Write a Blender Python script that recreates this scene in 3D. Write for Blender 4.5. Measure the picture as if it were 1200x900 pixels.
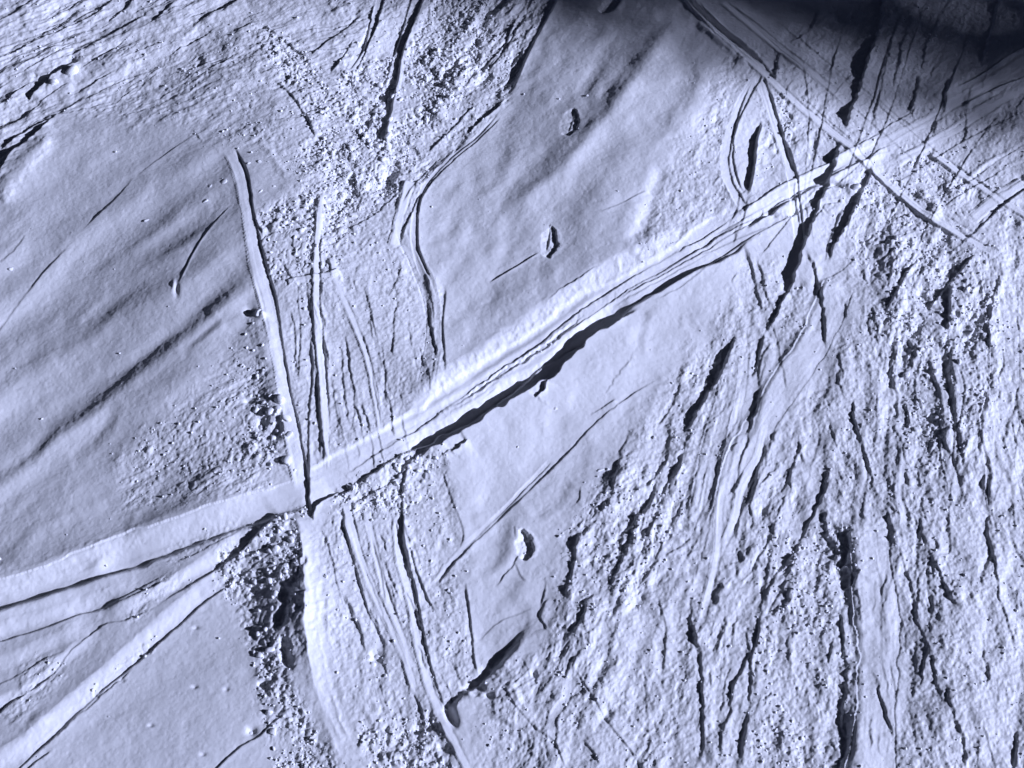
import bpy, bmesh, math, random
import numpy as np
from mathutils import Vector

# ------------------------------------------------------------------ camera, light, exposure
for o in list(bpy.data.objects):
    bpy.data.objects.remove(o, do_unlink=True)
scene = bpy.context.scene
C = scene.collection

TILT = math.radians(30.0)      # looking steeply down from a chairlift
DIST = 16.0
HALF = 4.68                    # half the width of ground seen at the centre
SUN_EL = math.radians(24.0)
SUN_AZ = math.radians(-11.0)   # measured from +X, counter-clockwise

CAMP = Vector((0, -DIST * math.sin(TILT), DIST * math.cos(TILT)))
cam_d = bpy.data.cameras.new('camera')
cam = bpy.data.objects.new('camera', cam_d)
C.objects.link(cam)
cam.location = CAMP
cam.rotation_euler = (TILT, 0, 0)
cam_d.sensor_width = 36
cam_d.lens = 36 / (2 * HALF / DIST)
cam_d.clip_end = 2000
cam_d.clip_start = 0.1
scene.camera = cam

w = bpy.data.worlds.new('World')
scene.world = w
w.use_nodes = True
nt = w.node_tree
bg = nt.nodes['Background']
sky = nt.nodes.new('ShaderNodeTexSky')
sky.sky_type = 'NISHITA'
sky.sun_disc = False
sky.sun_elevation = SUN_EL
sky.sun_rotation = math.radians(90) - SUN_AZ
sky.altitude = 3000
sky.air_density = 0.07
sky.dust_density = 0.1
sky.ozone_density = 1.5
hs = nt.nodes.new('ShaderNodeHueSaturation')
hs.inputs['Saturation'].default_value = .5
nt.links.new(sky.outputs[0], hs.inputs['Color'])
nt.links.new(hs.outputs[0], bg.inputs[0])
bg.inputs[1].default_value = 0.05

sd = bpy.data.lights.new('sun', 'SUN')
sd.energy = 5.0
sd.angle = math.radians(0.5)
sd.color = (1.0, 0.975, 0.94)
sun = bpy.data.objects.new('sun', sd)
C.objects.link(sun)
SUNV = Vector((math.cos(SUN_EL) * math.cos(SUN_AZ), math.cos(SUN_EL) * math.sin(SUN_AZ), math.sin(SUN_EL)))
sun.rotation_euler = (-SUNV).to_track_quat('-Z', 'Y').to_euler()
sun.location = SUNV * 60

scene.view_settings.view_transform = 'Standard'
scene.view_settings.look = 'None'
scene.view_settings.exposure = 0.0
scene.view_settings.gamma = 1.0
scene.view_settings.use_curve_mapping = False
WB = 5060
try:
    scene.view_settings.use_white_balance = True
    scene.view_settings.white_balance_temperature = WB
    scene.view_settings.white_balance_tint = 25
except Exception as e:
    print('no white balance', e)
scene.render.engine = 'CYCLES'
scene.cycles.diffuse_bounces = 3

# ------------------------------------------------------------------ photo pixel <-> ground
S = 0.0078                     # metres of ground per photo pixel at the centre
ct, st = math.cos(TILT), math.sin(TILT)
F = 600.0 / (HALF / DIST)      # focal length in photo pixels
TAB = np.random.RandomState(7).rand(512, 512).astype(np.float32)
def vnoise(x, y, seed=0):
    x = x + seed * 37.17; y = y + seed * 91.73
    xi = np.floor(x); yi = np.floor(y)
    fx = (x - xi).astype(np.float32); fy = (y - yi).astype(np.float32)
    xi = xi.astype(np.int64) & 511; yi = yi.astype(np.int64) & 511
    x1 = (xi + 1) & 511; y1 = (yi + 1) & 511
    fx = fx * fx * fx * (fx * (fx * 6 - 15) + 10); fy = fy * fy * fy * (fy * (fy * 6 - 15) + 10)
    a = TAB[yi, xi]; b = TAB[yi, x1]; c = TAB[y1, xi]; d = TAB[y1, x1]
    return (a + (b - a) * fx + (c - a) * fy + (a - b - c + d) * fx * fy) * 2 - 1
def fbm(x, y, oct=4, seed=0, gain=.5):
    s = 0; a = 1; t = 0
    for k in range(oct):
        s = s + a * vnoise(x, y, seed + k * 3)
        t += a; a *= gain
        x, y = x * 1.9 + y * .45, y * 1.9 - x * .45
    return s / t

def flat_ground(px, py, h=0.0):
    a = (np.asarray(px, float) - 600) / F
    b = -(np.asarray(py, float) - 450) / F
    # ray = a*right + b*up + forward ; right=(1,0,0) up=(0,ct,st) fwd=(0,st,-ct)
    dx, dy, dz = a, b * ct + st, b * st - ct
    t = (h * S - CAMP.z) / dz
    return (CAMP.x + t * dx) / S, (CAMP.y + t * dy) / S
SWELLS = [(325, 330, 205, 340, 39, 4), (800, 130, 200, 300, 41, -38), (545, 470, 90, 190, 8, -58),
          (1100, 430, 70, 230, 8, 6), (720, 700, 70, 200, 6, -14), (1120, 800, 60, 160, 6, 8)]
SW = [(*[float(v) for v in flat_ground(a, b)], c, d, e, math.radians(f)) for a, b, c, d, e, f in SWELLS]
def BASE(gx, gy):
    """the broad swells of the slope, in px of height"""
    gx = np.asarray(gx, float); gy = np.asarray(gy, float)
    h = 30 * fbm(gx / 2600, gy / 2600, 3, 61) * (1 + np.hypot(gx, gy) / 3000)
    for cx, cy, rx, ry, hg, a in SW:
        x = ((gx - cx) * math.cos(a) + (gy - cy) * math.sin(a)) / rx; y = (-(gx - cx) * math.sin(a) + (gy - cy) * math.cos(a)) / ry
        h = h + hg * np.exp(-(x * x + y * y))
    return h
def to_ground(px, py):
    """photo pixel -> point on the swelling ground, in units of S"""
    h = 0.0
    for _ in range(5):
        gx, gy = flat_ground(px, py, h); h = BASE(gx, gy)
    return gx, gy
def to_photo(gx, gy):
    x = gx * S - CAMP.x; y = gy * S - CAMP.y; z = BASE(gx, gy) * S - CAMP.z
    f = y * st - z * ct
    u = y * ct + z * st
    return 600 + F * x / f, 450 - F * u / f

# ------------------------------------------------------------------ the grid
def axis(lo, hi, step, far):
    core = np.arange(lo, hi + step * .5, step)
    out = []
    s = step; p = core[-1]
    while p < far:
        s *= 1.12; p += s; out.append(p)
    inn = []
    s = step; p = core[0]
    while p > -far:
        s *= 1.12; p -= s; inn.append(p)
    return np.concatenate([inn[::-1], core, out])
STEP = 0.0072
ax = axis(-5.75, 5.75, STEP, 420.0) / S
ay = axis(-4.15, 5.35, STEP, 420.0) / S
NX, NY = len(ax), len(ay)
GX, GY = np.meshgrid(ax, ay)
GX = GX.astype(np.float32); GY = GY.astype(np.float32)
U, V = to_photo(GX.astype(np.float64), GY.astype(np.float64))
beh = (GY * S - CAMP.y) * st + CAMP.z * ct < 1.0
U = np.where(beh, 99999, U).astype(np.float32); V = np.where(beh, 99999, V).astype(np.float32)

# ------------------------------------------------------------------ noise
def aniso(ang, wl, ratio, oct, seed, gain=.55):
    a = math.radians(ang)
    al = GX * math.cos(a) + GY * math.sin(a)
    ac = -GX * math.sin(a) + GY * math.cos(a)
    wv = vnoise(GX / 60, GY / 60, seed + 50) * 10
    s = 0; am = 1; t = 0
    for k in range(oct):
        s = s + am * vnoise(al / (wl * ratio), (ac + wv) / wl, seed + k * 5)
        t += am; am *= gain; wl *= .5; ratio = max(1.3, ratio * .72)
    return s / t
def worley_bumps(cell, seed, fill=.8):
    """rounded, faceted lumps of random size on a jittered lattice (height in px)"""
    x = (GX + 3 * vnoise(GX / 9, GY / 9, seed)) / cell; y = (GY + 3 * vnoise(GX / 9, GY / 9, seed + 9)) / cell
    xi = np.floor(x); yi = np.floor(y)
    out = np.full(GX.shape, -.35, np.float32)
    rs = np.random.RandomState(seed)
    JX = rs.rand(256, 256).astype(np.float32); JY = rs.rand(256, 256).astype(np.float32)
    JR = rs.rand(256, 256).astype(np.float32)
    for dx in (-1, 0, 1):
        for dy in (-1, 0, 1):
            cx = xi + dx; cy = yi + dy
            a = cx.astype(np.int64) & 255; b = cy.astype(np.int64) & 255
            r = .28 + .5 * JR[b, a]
            d2 = (x - cx - JX[b, a]) ** 2 + (y - cy - JY[b, a]) ** 2
            hgt = r * np.sqrt(np.maximum(0, 1 - d2 / (r * r))) - .25
            hgt = np.where(d2 < r * r, hgt, -.35)
            keep = ((JR[b, a] * 7.13) % 1.0) < fill
            out = np.where(keep, np.maximum(out, hgt), out)
    return (out * cell).astype(np.float32)

JX0 = fbm(GX / 7, GY / 7, 3, 11); JY0 = fbm(GX / 7, GY / 7, 3, 23)
JX1 = fbm(GX / 40, GY / 40, 2, 31); JY1 = fbm(GX / 40, GY / 40, 2, 43)

# ------------------------------------------------------------------ masks in photo pixels (then laid on the ground)
MR = 3; MM = 160
MW, MH = (1200 + 2 * MM) // MR, (900 + 2 * MM) // MR
def box(a, r):
    if r < 1: return a
    for axn in (0, 1):
        for _ in range(2):
            p = np.concatenate([np.repeat(np.take(a, [0], axn), r + 1, axn), a, np.repeat(np.take(a, [-1], axn), r, axn)], axn)
            c = np.cumsum(p, axn)
            n = a.shape[axn]
            a = (np.take(c, range(2 * r + 1, 2 * r + 1 + n), axn) - np.take(c, range(0, n), axn)) / (2 * r + 1)
    return a
def poly(pts, soft=12, jit=10):
    yy, xx = np.mgrid[0:MH, 0:MW]
    xx = xx * MR - MM; yy = yy * MR - MM
    ins = np.zeros((MH, MW), bool)
    n = len(pts)
    for i in range(n):
        x0, y0 = pts[i]; x1, y1 = pts[(i + 1) % n]
        if y0 == y1: continue
        c = ((y0 > yy) != (y1 > yy)) & (xx < (x1 - x0) * (yy - y0) / (y1 - y0) + x0)
        ins ^= c
    m = box(ins.astype(np.float32), max(1, int(soft / MR / 1.5)))
    fu = np.clip((U + jit * (JX0 * .6 + JX1) + MM) / MR, 0, MW - 1.01); fv = np.clip((V + jit * (JY0 * .6 + JY1) + MM) / MR, 0, MH - 1.01)
    i = fu.astype(np.int32); j = fv.astype(np.int32); a = fu - i; b = fv - j
    return (m[j, i] * (1 - a) * (1 - b) + m[j, i + 1] * a * (1 - b) + m[j + 1, i] * (1 - a) * b + m[j + 1, i + 1] * a * b).astype(np.float32)

# ------------------------------------------------------------------ strokes
LV = np.array([math.cos(SUN_AZ), math.sin(SUN_AZ)])
def spline(pts, step=6):
    g = np.stack(to_ground([p[0] for p in pts], [p[1] for p in pts]), 1)
    if len(g) == 2: 
        n = max(2, int(np.hypot(*(g[1] - g[0])) / 20)); return np.stack([g[0] + (g[1] - g[0]) * k / n for k in range(n + 1)])
    g = np.concatenate([[2 * g[0] - g[1]], g, [2 * g[-1] - g[-2]]])
    out = []
    for i in range(1, len(g) - 2):
        p0, p1, p2, p3 = g[i - 1], g[i], g[i + 1], g[i + 2]
        n = max(1, int(np.hypot(*(p2 - p1)) / step))
        for k in range(n):
            t = k / n
            out.append(.5 * ((2 * p1) + (-p0 + p2) * t + (2 * p0 - 5 * p1 + 4 * p2 - p3) * t * t + (-p0 + 3 * p1 - 3 * p2 + p3) * t ** 3))
    out.append(g[-2])
    return np.array(out)
def field(pts, reach, jit):
    """-> (slices, signed distance (+ towards the sun), 0..1 along, length px)"""
    g = spline(pts)
    ddir = g[-1] - g[0]
    nrm = np.array([-ddir[1], ddir[0]])
    sg = 1.0 if nrm @ LV > 0 else -1.0
    lo = g.min(0) - reach - 6; hi = g.max(0) + reach + 6
    i0, i1 = np.searchsorted(ax, [lo[0], hi[0]]); j0, j1 = np.searchsorted(ay, [lo[1], hi[1]])
    if i1 <= i0 + 1 or j1 <= j0 + 1: return None
    D = np.full((j1 - j0, i1 - i0), 1e9, np.float32); A = np.zeros_like(D); SG = np.ones_like(D)
    seg = np.hypot(*(g[1:] - g[:-1]).T); cum = np.concatenate([[0], np.cumsum(seg)]); L = cum[-1]
    for k in range(len(g) - 1):
        a, b = g[k], g[k + 1]
        l2 = np.minimum(a, b) - reach - 6; h2 = np.maximum(a, b) + reach + 6
        p0, p1 = np.searchsorted(ax, [l2[0], h2[0]]); q0, q1 = np.searchsorted(ay, [l2[1], h2[1]])
        p0 = max(p0, i0); p1 = min(p1, i1); q0 = max(q0, j0); q1 = min(q1, j1)
        if p1 <= p0 or q1 <= q0: continue
        X = GX[q0:q1, p0:p1] + jit * (JX0[q0:q1, p0:p1] + 1.2 * JX1[q0:q1, p0:p1])
        Y = GY[q0:q1, p0:p1] + jit * (JY0[q0:q1, p0:p1] + 1.2 * JY1[q0:q1, p0:p1])
        d = b - a; ll = max(seg[k], 1e-6)
        t = ((X - a[0]) * d[0] + (Y - a[1]) * d[1]) / (ll * ll)
        tc = np.clip(t, 0, 1)
        ex = X - a[0] - tc * d[0]; ey = Y - a[1] - tc * d[1]
        dist = np.hypot(ex, ey)
        side = np.sign((-d[1]) * (X - a[0]) + d[0] * (Y - a[1])) * sg
        sl = (slice(q0 - j0, q1 - j0), slice(p0 - i0, p1 - i0))
        m = dist < D[sl]
        D[sl] = np.where(m, dist, D[sl]); SG[sl] = np.where(m, side, SG[sl])
        A[sl] = np.where(m, (cum[k] + tc * ll) / L, A[sl])
    return (slice(j0, j1), slice(i0, i1)), D * SG, A, L
def sstep(x): x = np.clip(x, 0, 1); return x * x * (3 - 2 * x)
def ends(A, t0, t1):
    r = np.ones_like(A)
    if t0 > 0: r = r * sstep(A / t0)
    if t1 > 0: r = r * sstep((1 - A) / t1)
    return r

H = np.zeros(GX.shape, np.float32)       # smooth relief, px
R = {}                                   # roughness amplitudes
for k in ('fine', 'chunk', 'clod', 's28', 's72', 's60', 's100', 's38', 'lump'):
    R[k] = np.zeros(GX.shape, np.float32)
_sd = [0]
def nz(sl, L, A, f=30.0):
    _sd[0] += 1
    return vnoise(A * L / f, A * 0 + .5, _sd[0])
def saw(pts, dark, wl=None, wr=None, jit=1.0, t0=.15, t1=.15, tr=1.2, var=.45, clear=0, k=1.0):
    """a scarp: low on the left, high on the sun side, so it throws a line of shade `dark` px wide"""
    A0 = dark * .26 * k; wl = wl or dark * 5 + 5; wr = wr or dark * 4 + 4
    f = field(pts, max(wl, wr) * 3.6, jit)
    if not f: return
    sl, d, a, L = f
    amp = A0 * ends(a, t0, t1) * (1 + var * nz(sl, L, a))
    left = -np.exp(-np.abs(np.minimum(d, 0)) / wl); right = np.exp(-np.maximum(d, 0) / wr)
    t = sstep((d + tr) / (2 * tr))
    H[sl] += amp * (left * (1 - t) + right * t)
    if clear: rough_mul(sl, np.exp(-(d / clear) ** 2) * ends(a, t0, t1))
def groove(pts, depth, wd, jit=.6, t0=.1, t1=.1, berm=.3, var=.3, clear=1.0, flat=.35):
    f = field(pts, wd * 3, jit)
    if not f: return
    sl, d, a, L = f
    e = ends(a, t0, t1); amp = depth * e * (1 + var * nz(sl, L, a))
    x = np.abs(d) / (wd * .5)
    cut = -(1 - sstep((x - flat) / (1.15 - flat)))
    b = berm * np.exp(-((x - 1.5) / .45) ** 2)
    H[sl] += amp * (cut + b)
    if clear: rough_mul(sl, (1 - sstep((x - .8) / .4)) * e * clear)
def ridge(pts, hgt, wd, jit=1.0, t0=.15, t1=.15, var=.3, clear=0):
    f = field(pts, wd * 2.4, jit)
    if not f: return
    sl, d, a, L = f
    e = ends(a, t0, t1)
    H[sl] += hgt * e * (1 + var * nz(sl, L, a)) * np.exp(-(d / (wd * .5)) ** 2)
    if clear: rough_mul(sl, np.exp(-(d / (wd * .5)) ** 2) * e * clear)
def ribbon(pts, wd, hgt=-1.5, lit=0.0, edge=1.5, jit=.5, t0=.04, t1=.04, clear=1.0):
    """a smooth ski-wide track: floor tipped towards the sun by `lit`, dark wall on its sun side"""
    f = field(pts, wd * 3.4, jit)
    if not f: return
    sl, d, a, L = f
    e = ends(a, t0, t1); h = wd * .5 * (1 + .22 * nz(sl, L, a, 60) + .10 * nz(sl, L, a, 14))
    e = e * (1 + .35 * nz(sl, L, a, 45))
    ins = sstep((h - np.abs(d)) / edge + .5)
    _sd[0] += 1
    tip = -lit * np.clip(d, -h, h) * ins + ins * .35 * vnoise(a * L / 70, d / 2.6, _sd[0]) * (min(1, wd / 14) if wd < 25 else .35)
    H[sl] += e * (ins * hgt + tip)
    # gentle lead-in on the far side
    H[sl] += e * (-lit * h * 0.0 + np.where(d < -h, lit * h * np.exp(-(-d - h) / (wd * .5)), 0) - np.where(d > h, lit * h * 0, 0)) * .6
    H[sl] += e * np.where(d > h, np.exp(-(d - h) / (wd * .35)) * abs(hgt) * .35, 0)
    rough_mul(sl, ins * e * clear)
def rough_mul(sl, m):
    for kx in R: R[kx][sl] *= (1 - m)
def rough(pts, soft=14, jit=10, **amps):
    m = poly(pts, soft, jit)
    for kx, v in amps.items(): R[kx] = np.maximum(R[kx], m * v)
def brush(pts, wd, t0=.1, t1=.1, jit=3, **amps):
    f = field(pts, wd * 1.6, jit)
    if not f: return
    sl, d, a, L = f
    m = (1 - sstep((np.abs(d) / (wd * .5) - .6) / .8)) * ends(a, t0, t1)
    for kx, v in amps.items(): R[kx][sl] = np.maximum(R[kx][sl], m * v)
def smooth(pts, soft=10, jit=6, amt=1.0):
    m = poly(pts, soft, jit) * amt
    for kx in R: R[kx] *= (1 - m)
def dent(px, py, rx, ry, hgt, ang=0, power=2, jit=.6):
    cx, cy = to_ground(px, py); r = max(rx, ry) * 2.5
    i0, i1 = np.searchsorted(ax, [cx - r, cx + r]); j0, j1 = np.searchsorted(ay, [cy - r, cy + r])
    sl = (slice(j0, j1), slice(i0, i1))
    X = GX[sl] - cx + jit * JX0[sl]; Y = GY[sl] - cy + jit * JY0[sl]; a = math.radians(ang)
    x = (X * math.cos(a) + Y * math.sin(a)) / rx; y = (-X * math.sin(a) + Y * math.cos(a)) / ry
    H[sl] += hgt * np.exp(-((x * x + y * y) ** (power / 2)))

#@TRACE
# ================= undulations of the untouched snow
# far = np.exp(-np.maximum(0, np.hypot(GX * .9, GY) - 700) / 900)
H += BASE(GX, GY).astype(np.float32)
field_l = poly([(-150, 200), (0, 215), (60, 150), (250, 160), (300, 230), (320, 400), (340, 560), (0, 690), (-150, 740)], 40, 8)
H += field_l * 6.2 * aniso(36, 60, 5, 2, 71)
H += 3.0 * aniso(40, 95, 2.5, 2, 77)
H += .3 * fbm(GX / 30, GY / 30, 2, 79)
saw([(-40, 590), (0, 565), (40, 535), (70, 505), (110, 478), (150, 445), (185, 415), (230, 380), (260, 352), (300, 326)], 9.5, 50, 38, jit=1.5, tr=14, var=.25, t0=0, t1=.12, k=1.15)
saw([(85, 545), (112, 520), (132, 498), (142, 470)], 6, 24, 16, tr=11, jit=1)
saw([(-40, 480), (40, 420), (120, 372), (200, 330), (270, 285)], 8, 46, 40, tr=20, jit=1)
saw([(-20, 640), (60, 590), (120, 550), (180, 500)], 5, 40, 34, tr=18, jit=1)
saw([(215, 420), (240, 395), (262, 375)], 5, 16, 14, tr=6, jit=1)
saw([(-30, 415), (0, 382), (30, 345), (60, 310), (90, 278)], 2.6, 16, 12, jit=.5, tr=2.0, t0=0, t1=.3)
saw([(95, 272), (120, 248), (142, 226), (160, 205)], 2.6, 16, 12, jit=.5, tr=1.8, t0=.3, t1=.3)
saw([(160, 207), (195, 180), (228, 158)], 1.6, 10, 8, jit=.5, tr=1.5)
saw([(90, 330), (150, 290), (210, 245), (285, 185)], 4.5, 22, 22, jit=1, tr=13)
saw([(60, 400), (120, 345), (190, 300), (270, 250)], 3, 22, 22, jit=1, tr=11)
saw([(0, 310), (20, 290), (30, 275)], 2, 10, 8, tr=2)
ridge([(60, 295), (110, 265), (180, 225)], 1.6, 30)
# upper smooth field
ridge([(790, 20), (765, 60), (715, 130), (680, 170), (640, 215), (600, 245), (580, 290)], 3.6, 34, t0=.1, t1=.2)
saw([(755, 75), (705, 140), (675, 175), (630, 225)], 3.4, 20, 18, tr=9)
saw([(720, 20), (690, 40), (655, 75), (615, 110)], 5, 30, 26, tr=16)
saw([(605, 165), (592, 190), (560, 235)], 4, 26, 22, tr=12)
saw([(665, 205), (640, 240), (600, 300), (560, 380)], 2.5, 26, 22, tr=12)
H += 2.4 * poly([(640, 0), (800, 0), (860, 100), (780, 200), (720, 300), (520, 440), (500, 240)], 30) * aniso(62, 34, 2.4, 2, 83)
# lower smooth field
H += 2.2 * poly([(520, 540), (640, 465), (780, 350), (860, 330), (760, 440), (640, 600), (620, 740), (545, 800), (540, 640)], 24) * aniso(70, 38, 2.2, 2, 89)
saw([(760, 360), (755, 390), (748, 420)], 5, 14, 12, tr=7)
saw([(670, 560), (655, 590), (625, 612)], 5, 16, 14, tr=8)
saw([(560, 680), (590, 655), (600, 640)], 4, 16, 14, tr=8)
# lower left
saw([(90, 870), (180, 820), (260, 780)], 3, 40, 40, tr=18)

# ================= roughness regions
R['fine'] += .16
R['lump'] += .25
rough([(-150, -150), (420, -150), (430, 90), (390, 170), (345, 110), (240, 150), (110, 140), (60, 140), (0, 215), (-150, 320)], 10, 8, s28=2.8, fine=.4, lump=.9)
rough([(-150, -150), (230, -150), (180, 60), (90, 120), (-150, 250)], 30, 8, s28=4.4, chunk=.10, lump=1.2)
rough([(150, 30), (330, 20), (400, 110), (380, 250), (340, 220), (300, 170), (200, 150), (130, 110)], 20, 10, s28=2.0, chunk=.22, fine=.45)
rough([(285, 20), (345, 40), (385, 100), (400, 190), (345, 190), (370, 160), (330, 90)], 8, 8, chunk=.75, fine=.8)
rough([(385, 95), (480, 50), (540, -60), (600, -60), (560, 80), (500, 170), (470, 230), (390, 270), (350, 270), (350, 200)], 10, 10, clod=.62, chunk=.7, fine=.8)
rough([(300, 250), (400, 200), (440, 240), (380, 330), (310, 330)], 10, 8, clod=.5, chunk=.6, fine=.6)
rough([(560, -60), (690, -100), (640, 20), (595, 120), (530, 180), (480, 250), (470, 200), (540, 100)], 8, 8, s60=4.0, chunk=.35, fine=.6)
rough([(395, -60), (560, -60), (540, 30), (470, 60), (440, 110), (395, 95)], 8, 8, s60=2.5, chunk=.3)
rough([(320, 320), (390, 240), (480, 220), (485, 290), (520, 340), (522, 440), (470, 500), (400, 560), (350, 560), (335, 430)], 8, 6, s100=1.2, chunk=.16, fine=.55)
rough([(140, 600), (150, 540), (200, 480), (250, 430), (300, 375), (325, 450), (350, 560), (260, 590)], 16, 12, s38=1.7, chunk=.42, fine=.45)
rough([(250, 470), (300, 400), (330, 480), (345, 555), (290, 555)], 12, 8, clod=.3, chunk=.5)
rough([(400, 560), (480, 520), (530, 520), (520, 545), (540, 620), (540, 690), (560, 800), (520, 850), (560, 1000), (380, 1000), (390, 800), (370, 640)], 8, 8, s100=1.6, chunk=.18, fine=.6)
rough([(395, 555), (480, 525), (535, 515), (520, 560), (470, 610), (390, 600)], 8, 8, clod=.6, chunk=.5)
rough([(250, 640), (300, 600), (360, 590), (360, 660), (345, 800), (390, 880), (400, 960), (330, 960), (310, 840), (300, 760)], 10, 12, clod=.5, chunk=.55, fine=.5)
rough([(400, 840), (520, 840), (560, 960), (400, 960)], 10, 10, clod=.5, chunk=.5, s100=2)
rough([(560, 800), (640, 760), (680, 640), (760, 470), (840, 370), (860, 330), (900, 290), (1000, 420), (900, 700), (880, 1000), (560, 1000)], 16, 14, s72=2.0, chunk=.16, fine=.55)
rough([(640, 760), (660, 640), (730, 520), (800, 470), (820, 560), (740, 720)], 14, 14, s72=3.2, clod=.16, chunk=.22)
rough([(970, 320), (1350, 250), (1350, 1050), (960, 1050), (870, 1000), (900, 700), (960, 560), (980, 430)], 20, 14, s100=1.6, chunk=.15, fine=.8)
rough([(600, 790), (680, 640), (780, 460), (900, 300), (1350, 150), (1350, 1050), (560, 1050)], 30, 20, lump=.75)
R['swell'] = poly([(600, 790), (680, 640), (780, 460), (900, 300), (1350, 100), (1350, 1050), (560, 1050)], 40, 20) * 2.2
rough([(1040, 280), (1170, 280), (1190, 420), (1130, 560), (1040, 520)], 20, 14, clod=.36, chunk=.3, s72=3.4)
rough([(900, 620), (1000, 600), (1010, 900), (880, 900)], 16, 14, clod=.24, chunk=.28, s100=1.9)
rough([(850, 60), (1350, -160), (1350, 330), (1000, 330), (960, 260), (850, 260), (780, 300), (740, 300), (790, 180)], 14, 10, s60=2.2, chunk=.18, fine=.55)
rough([(1000, 190), (1120, 180), (1160, 300), (1000, 320)], 14, 10, clod=.4, chunk=.35)
rough([(768, 190), (860, 140), (865, 250), (740, 300), (748, 275)], 14, 10, chunk=.1, fine=.6, lump=.7)
smooth([(865, 440), (960, 380), (1000, 330), (1010, 370), (920, 500), (860, 620), (830, 700), (820, 620)], 22, 10, .75)
smooth([(855, 100), (890, 120), (880, 220), (860, 220)], 8, 4, .6)
smooth([(1000, 620), (1040, 640), (1060, 740), (1050, 900), (1005, 900), (1000, 700)], 14, 8, .55)

# ================= top left, fan of skidded streaks
for pts, dk in (
    ([(-30, 240), (0, 203), (15, 180), (45, 155), (62, 136)], 12),
    ([(-30, 85), (0, 68), (40, 48), (80, 30), (115, 12), (135, -10)], 5),
    ([(-20, 135), (0, 122), (30, 100), (45, 92)], 4),
    ([(0, 150), (20, 140), (60, 110), (85, 95)], 4),
    ([(10, 165), (45, 140), (90, 130), (130, 118)], 3),
    ([(60, 72), (100, 55), (130, 40), (175, 15)], 5),
    ([(126, 24), (142, 12), (158, -5)], 7),
    ([(178, 27), (190, 15), (205, 2)], 6),
    ([(232, 26), (255, 12), (285, -5)], 7),
    ([(150, 75), (200, 50), (240, 40)], 2.5),
    ([(-20, 30), (10, 18), (50, -5)], 4),
    ([(60, 15), (85, 5), (110, -15)], 4),
    ([(130, 140), (180, 125), (220, 105)], 2),
    ([(170, 125), (220, 95), (260, 80)], 2),
    ([(0, 95), (50, 72), (90, 45)], 3),
    ([(95, 120), (140, 95), (190, 75)], 2.5),
): saw(pts, dk, jit=1.6, tr=1.2)
saw([(0, 175), (35, 150), (60, 138)], 9, 12, 16, jit=1.5)
saw([(30, 118), (52, 98), (72, 82), (92, 70)], 14, 10, 26, jit=2, tr=2)
saw([(40, 86), (52, 89), (62, 90)], 5, jit=2)
saw([(366, 45), (350, 60), (330, 70)], 0.1)
saw([(362, 68), (380, 52), (400, 38), (425, 15)], 5, jit=.8)
saw([(385, 85), (400, 70), (415, 45)], 5, jit=.8)
saw([(300, 28), (320, 38), (345, 58), (358, 66)], 3.5, 12, 8, jit=2)
saw([(318, 92), (332, 103), (348, 122), (362, 145), (370, 165)], 5, 12, 14, jit=1.6)
ridge([(300, 165), (322, 185), (338, 212)], 1.0, 10, jit=3)
saw([(226, 152), (231, 160), (238, 167)], 2, 5, 5)
saw([(222, 160), (232, 157), (243, 151)], 1.5, 5, 4)

# ================= top middle
ribbon([(452, -20), (440, 20), (428, 50), (410, 84)], 12, -2, .12)
saw([(448, -20), (440, 5), (433, 28), (427, 55), (414, 76), (404, 87)], 6, 12, 10, jit=.7)
saw([(488, -20), (476, 20), (463, 60), (452, 90), (444, 112)], 4, 10, 6, jit=.6)
saw([(503, -20), (492, 10), (480, 38), (470, 68), (464, 100), (457, 135), (452, 160), (450, 185)], 13, 26, 14, jit=.8, tr=2, clear=6)
dent(456, 205, 8, 17, -9, -20); dent(448, 222, 8, 10, -5)
dent(415, 230, 14, 14, -3)
saw([(395, 250), (410, 235), (418, 215), (412, 200)], 4)
ridge([(0, 240), (30, 195), (62, 158)], 4, 26, jit=3)
ridge([(495, 60), (520, 70), (545, 40), (560, 10)], 5, 36, jit=3)
ridge([(505, 140), (525, 115), (552, 75)], 5, 26, jit=3)
saw([(560, 85), (575, 70), (592, 50), (605, 20)], 6)
saw([(566, 90), (590, 60), (615, 20), (625, -10)], 4)
saw([(662, -20), (648, 8), (632, 38), (616, 70), (604, 98), (594, 116)], 9, 34, 16, jit=.5, tr=2.5, t0=0, t1=.2, clear=6)
saw([(548, 157), (560, 145), (575, 132), (592, 116)], 7, 12, 8, jit=1.4)
saw([(590, 125), (565, 155), (540, 176), (512, 203), (496, 228), (489, 258), (490, 290), (498, 320)], 3.5, 9, 10, jit=.6, tr=1.4)
ribbon([(585, 134), (560, 160), (536, 180), (508, 207), (492, 232), (486, 262), (488, 295), (500, 330)], 9, -.8, .1)
for pts, dk in (([(500, 110), (520, 95), (540, 70)], 3), ([(420, 165), (432, 150), (440, 130)], 4), ([(500, 180), (530, 150), (560, 120)], 4), ([(470, 240), (495, 205), (520, 180)], 3),
                ([(470, 285), (480, 255), (495, 225)], 4), ([(405, 270), (440, 250), (470, 225)], 3), ([(380, 290), (400, 280), (410, 262)], 3)):
    saw(pts, dk, jit=1.5)
ribbon([(482, 212), (470, 250), (462, 290)], 14, 1.2, .22, edge=5)

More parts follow.
